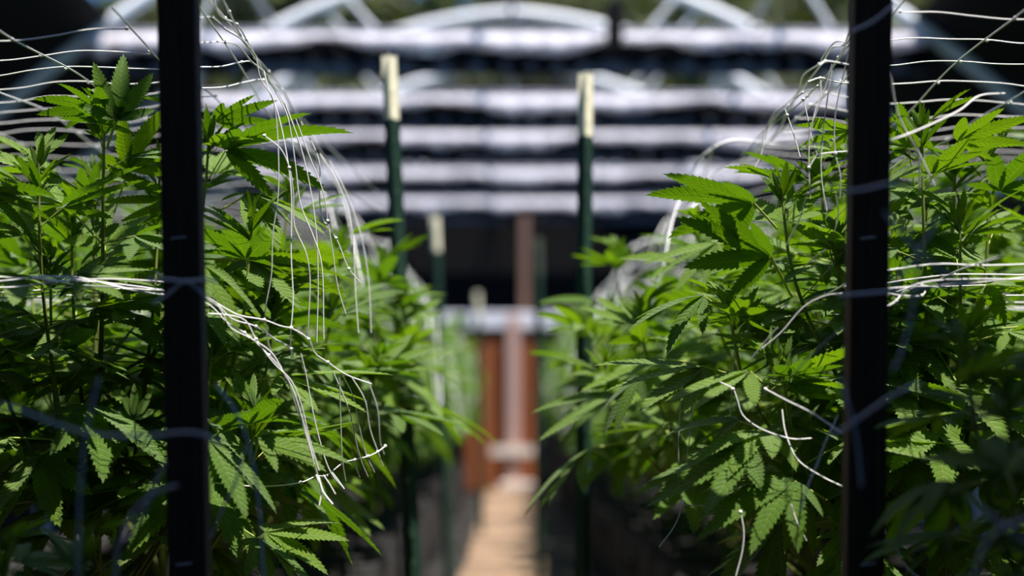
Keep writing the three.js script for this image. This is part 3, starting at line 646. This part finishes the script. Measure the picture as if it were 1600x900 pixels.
// ---------------------------------------------------------------- far end of the aisle
{
  const e = thing('end_frame', 'low end frame of rust boards, pale rail and pinkish post closing the aisle', 'frame', [0, 0, -18.45]);
  const Y = (py) => EYE + (640 - py) * 18.45 / FOCAL, X = (px) => (px - 800) * 18.45 / FOCAL;
  mesh('top_rail', box(X(945) - X(690), 0.15, 0.06, (X(945) + X(690)) / 2, Y(501), 0, 0.01), M.railboard, e);
  for (let i = 0; i < 5; i++) mesh('rust_board', box(0.128, Y(518) - 0.03, 0.02, X(738) + i * 0.132, (Y(518) + 0.03) / 2, -0.02, 0.003), M.orange, e);
  mesh('post', box(0.12, Y(492), 0.06, X(802), Y(492) / 2, 0.07, 0.008), M.pinkboard, e);
  mesh('cross_board', box(0.42, 0.09, 0.05, X(800), Y(705), 0.13, 0.008), M.paleboard, e);
  mesh('sill_board', box(0.36, 0.07, 0.22, X(810), 0.08, 0.16, 0.008), M.paleboard, e);
  const p2 = thing('timber_upright', 'brown timber upright in front of the black end wall', 'post', [X(820), 0, -18.57]);
  mesh('timber', box(0.085, Y(333), 0.07, 0, Y(333) / 2, 0, 0.006), M.endwood, p2);
}
{ // dark box hanging under the roof
  const p = A(960, 40, 9.8), o = thing('hanging_fan_box', 'black box hanging from the roof before the first white curtain', 'box', [p.x, p.y, p.z]);
  mesh('housing', box(0.085, 0.26, 0.09, 0, 0, 0, 0.01), M.blackfilm, o);
  mesh('hanger', tube([V(0, 0.13, 0), V(0, hoopY(p.x) - p.y - 0.02, 0)], 0.006, 4, 5), M.darkbar, o);
}

// ---------------------------------------------------------------- beyond: black hoop house and trees
{
  const o = thing('hoop_house', 'black covered hoop house standing behind the end wall', 'greenhouse', [0, 0, -23]);
  const sh = new THREE.Shape(); sh.moveTo(-6.5, 0); sh.lineTo(-6.5, 2.4); sh.bezierCurveTo(-5, 4.2, -2.5, 4.65, 0, 4.7); sh.bezierCurveTo(2.5, 4.65, 5, 4.2, 6.5, 2.4); sh.lineTo(6.5, 0); sh.closePath();
  mesh('cover', new THREE.ExtrudeGeometry(sh, { depth: 4, bevelEnabled: true, bevelSize: 0.05, bevelThickness: 0.05, bevelSegments: 2, curveSegments: 24 }).translate(0, 0, -4), M.blackfilm, o);
}
const leafQuad = (() => { const g = new THREE.BufferGeometry(); g.setAttribute('position', new THREE.Float32BufferAttribute([0, 0, 0, 0.32, 0.45, 0.06, 0, 1, 0, -0.32, 0.45, 0.06], 3)); g.setAttribute('uv', new THREE.Float32BufferAttribute([0.5, 0, 1, 0.5, 0.5, 1, 0, 0.5], 2)); g.setIndex([0, 1, 2, 0, 2, 3]); g.computeVertexNormals(); return g; })();
function tree(label, x, z, H, R, seed) {
  const o = thing('broadleaf_tree', label, 'tree', [x, 0, z], 0, 'trees beyond the greenhouse'), r = rng(seed), limbs = [], leaves = [];
  limbs.push(taperTube(new THREE.CatmullRomCurve3([V(0, 0, 0), V(0.1, H * 0.4, 0), V(-0.05, H * 0.85, 0.1)]), 0.2, 8, 7));
  for (let k = 0; k < 16; k++) {
    const a = k * 2.4 + r(), y0 = H * (0.3 + 0.5 * k / 16), rr = R * (0.55 + 0.45 * r()) * Math.sin(Math.PI * (0.25 + 0.65 * k / 16)), c = V(Math.cos(a) * rr, y0 + H * 0.16, Math.sin(a) * rr);
    limbs.push(taperTube(new THREE.CatmullRomCurve3([V(0, y0 * 0.85, 0), V(c.x * 0.5, y0 + 0.1 * H * 0.4, c.z * 0.5), c]), 0.07, 6, 5));
    const cr = R * (0.42 + 0.2 * r());
    for (let n = 0; n < 520; n++) {
      const d = V(r() - 0.5, r() - 0.5, r() - 0.5).normalize().multiplyScalar(cr * Math.cbrt(r())); d.y *= 0.7;
      const m = new THREE.Matrix4().makeRotationFromEuler(new THREE.Euler(r() * 6, r() * 6, r() * 6)), s = 0.26 + 0.24 * r();
      leaves.push(leafQuad.clone().applyMatrix4(m.scale(V(s, s, s)).setPosition(c.clone().add(d))));
    }
  }
  mesh('trunk', merge(limbs), M.bark, o);
  const f = mesh('foliage', merge(leaves), M.treeLeaf, o); f.userData.kind = 'stuff';
}
[[-10.2, -31, 9.2, 2.9], [-6.6, -42, 11.6, 3.1], [-3.0, -31, 8.8, 2.4], [1.2, -42, 11.2, 2.9], [4.4, -31, 8.2, 2.2], [8.4, -42, 11.6, 3.1], [11.2, -31, 9.0, 2.7]].forEach(([x, z, h, R], i) =>
  tree(`olive green tree behind the greenhouse, ${['leftmost', 'second from the left', 'third from the left', 'the middle one', 'third from the right', 'second from the right', 'rightmost'][i]} of seven`, x, z, h, R, 500 + i));

renderer.render(scene, camera);
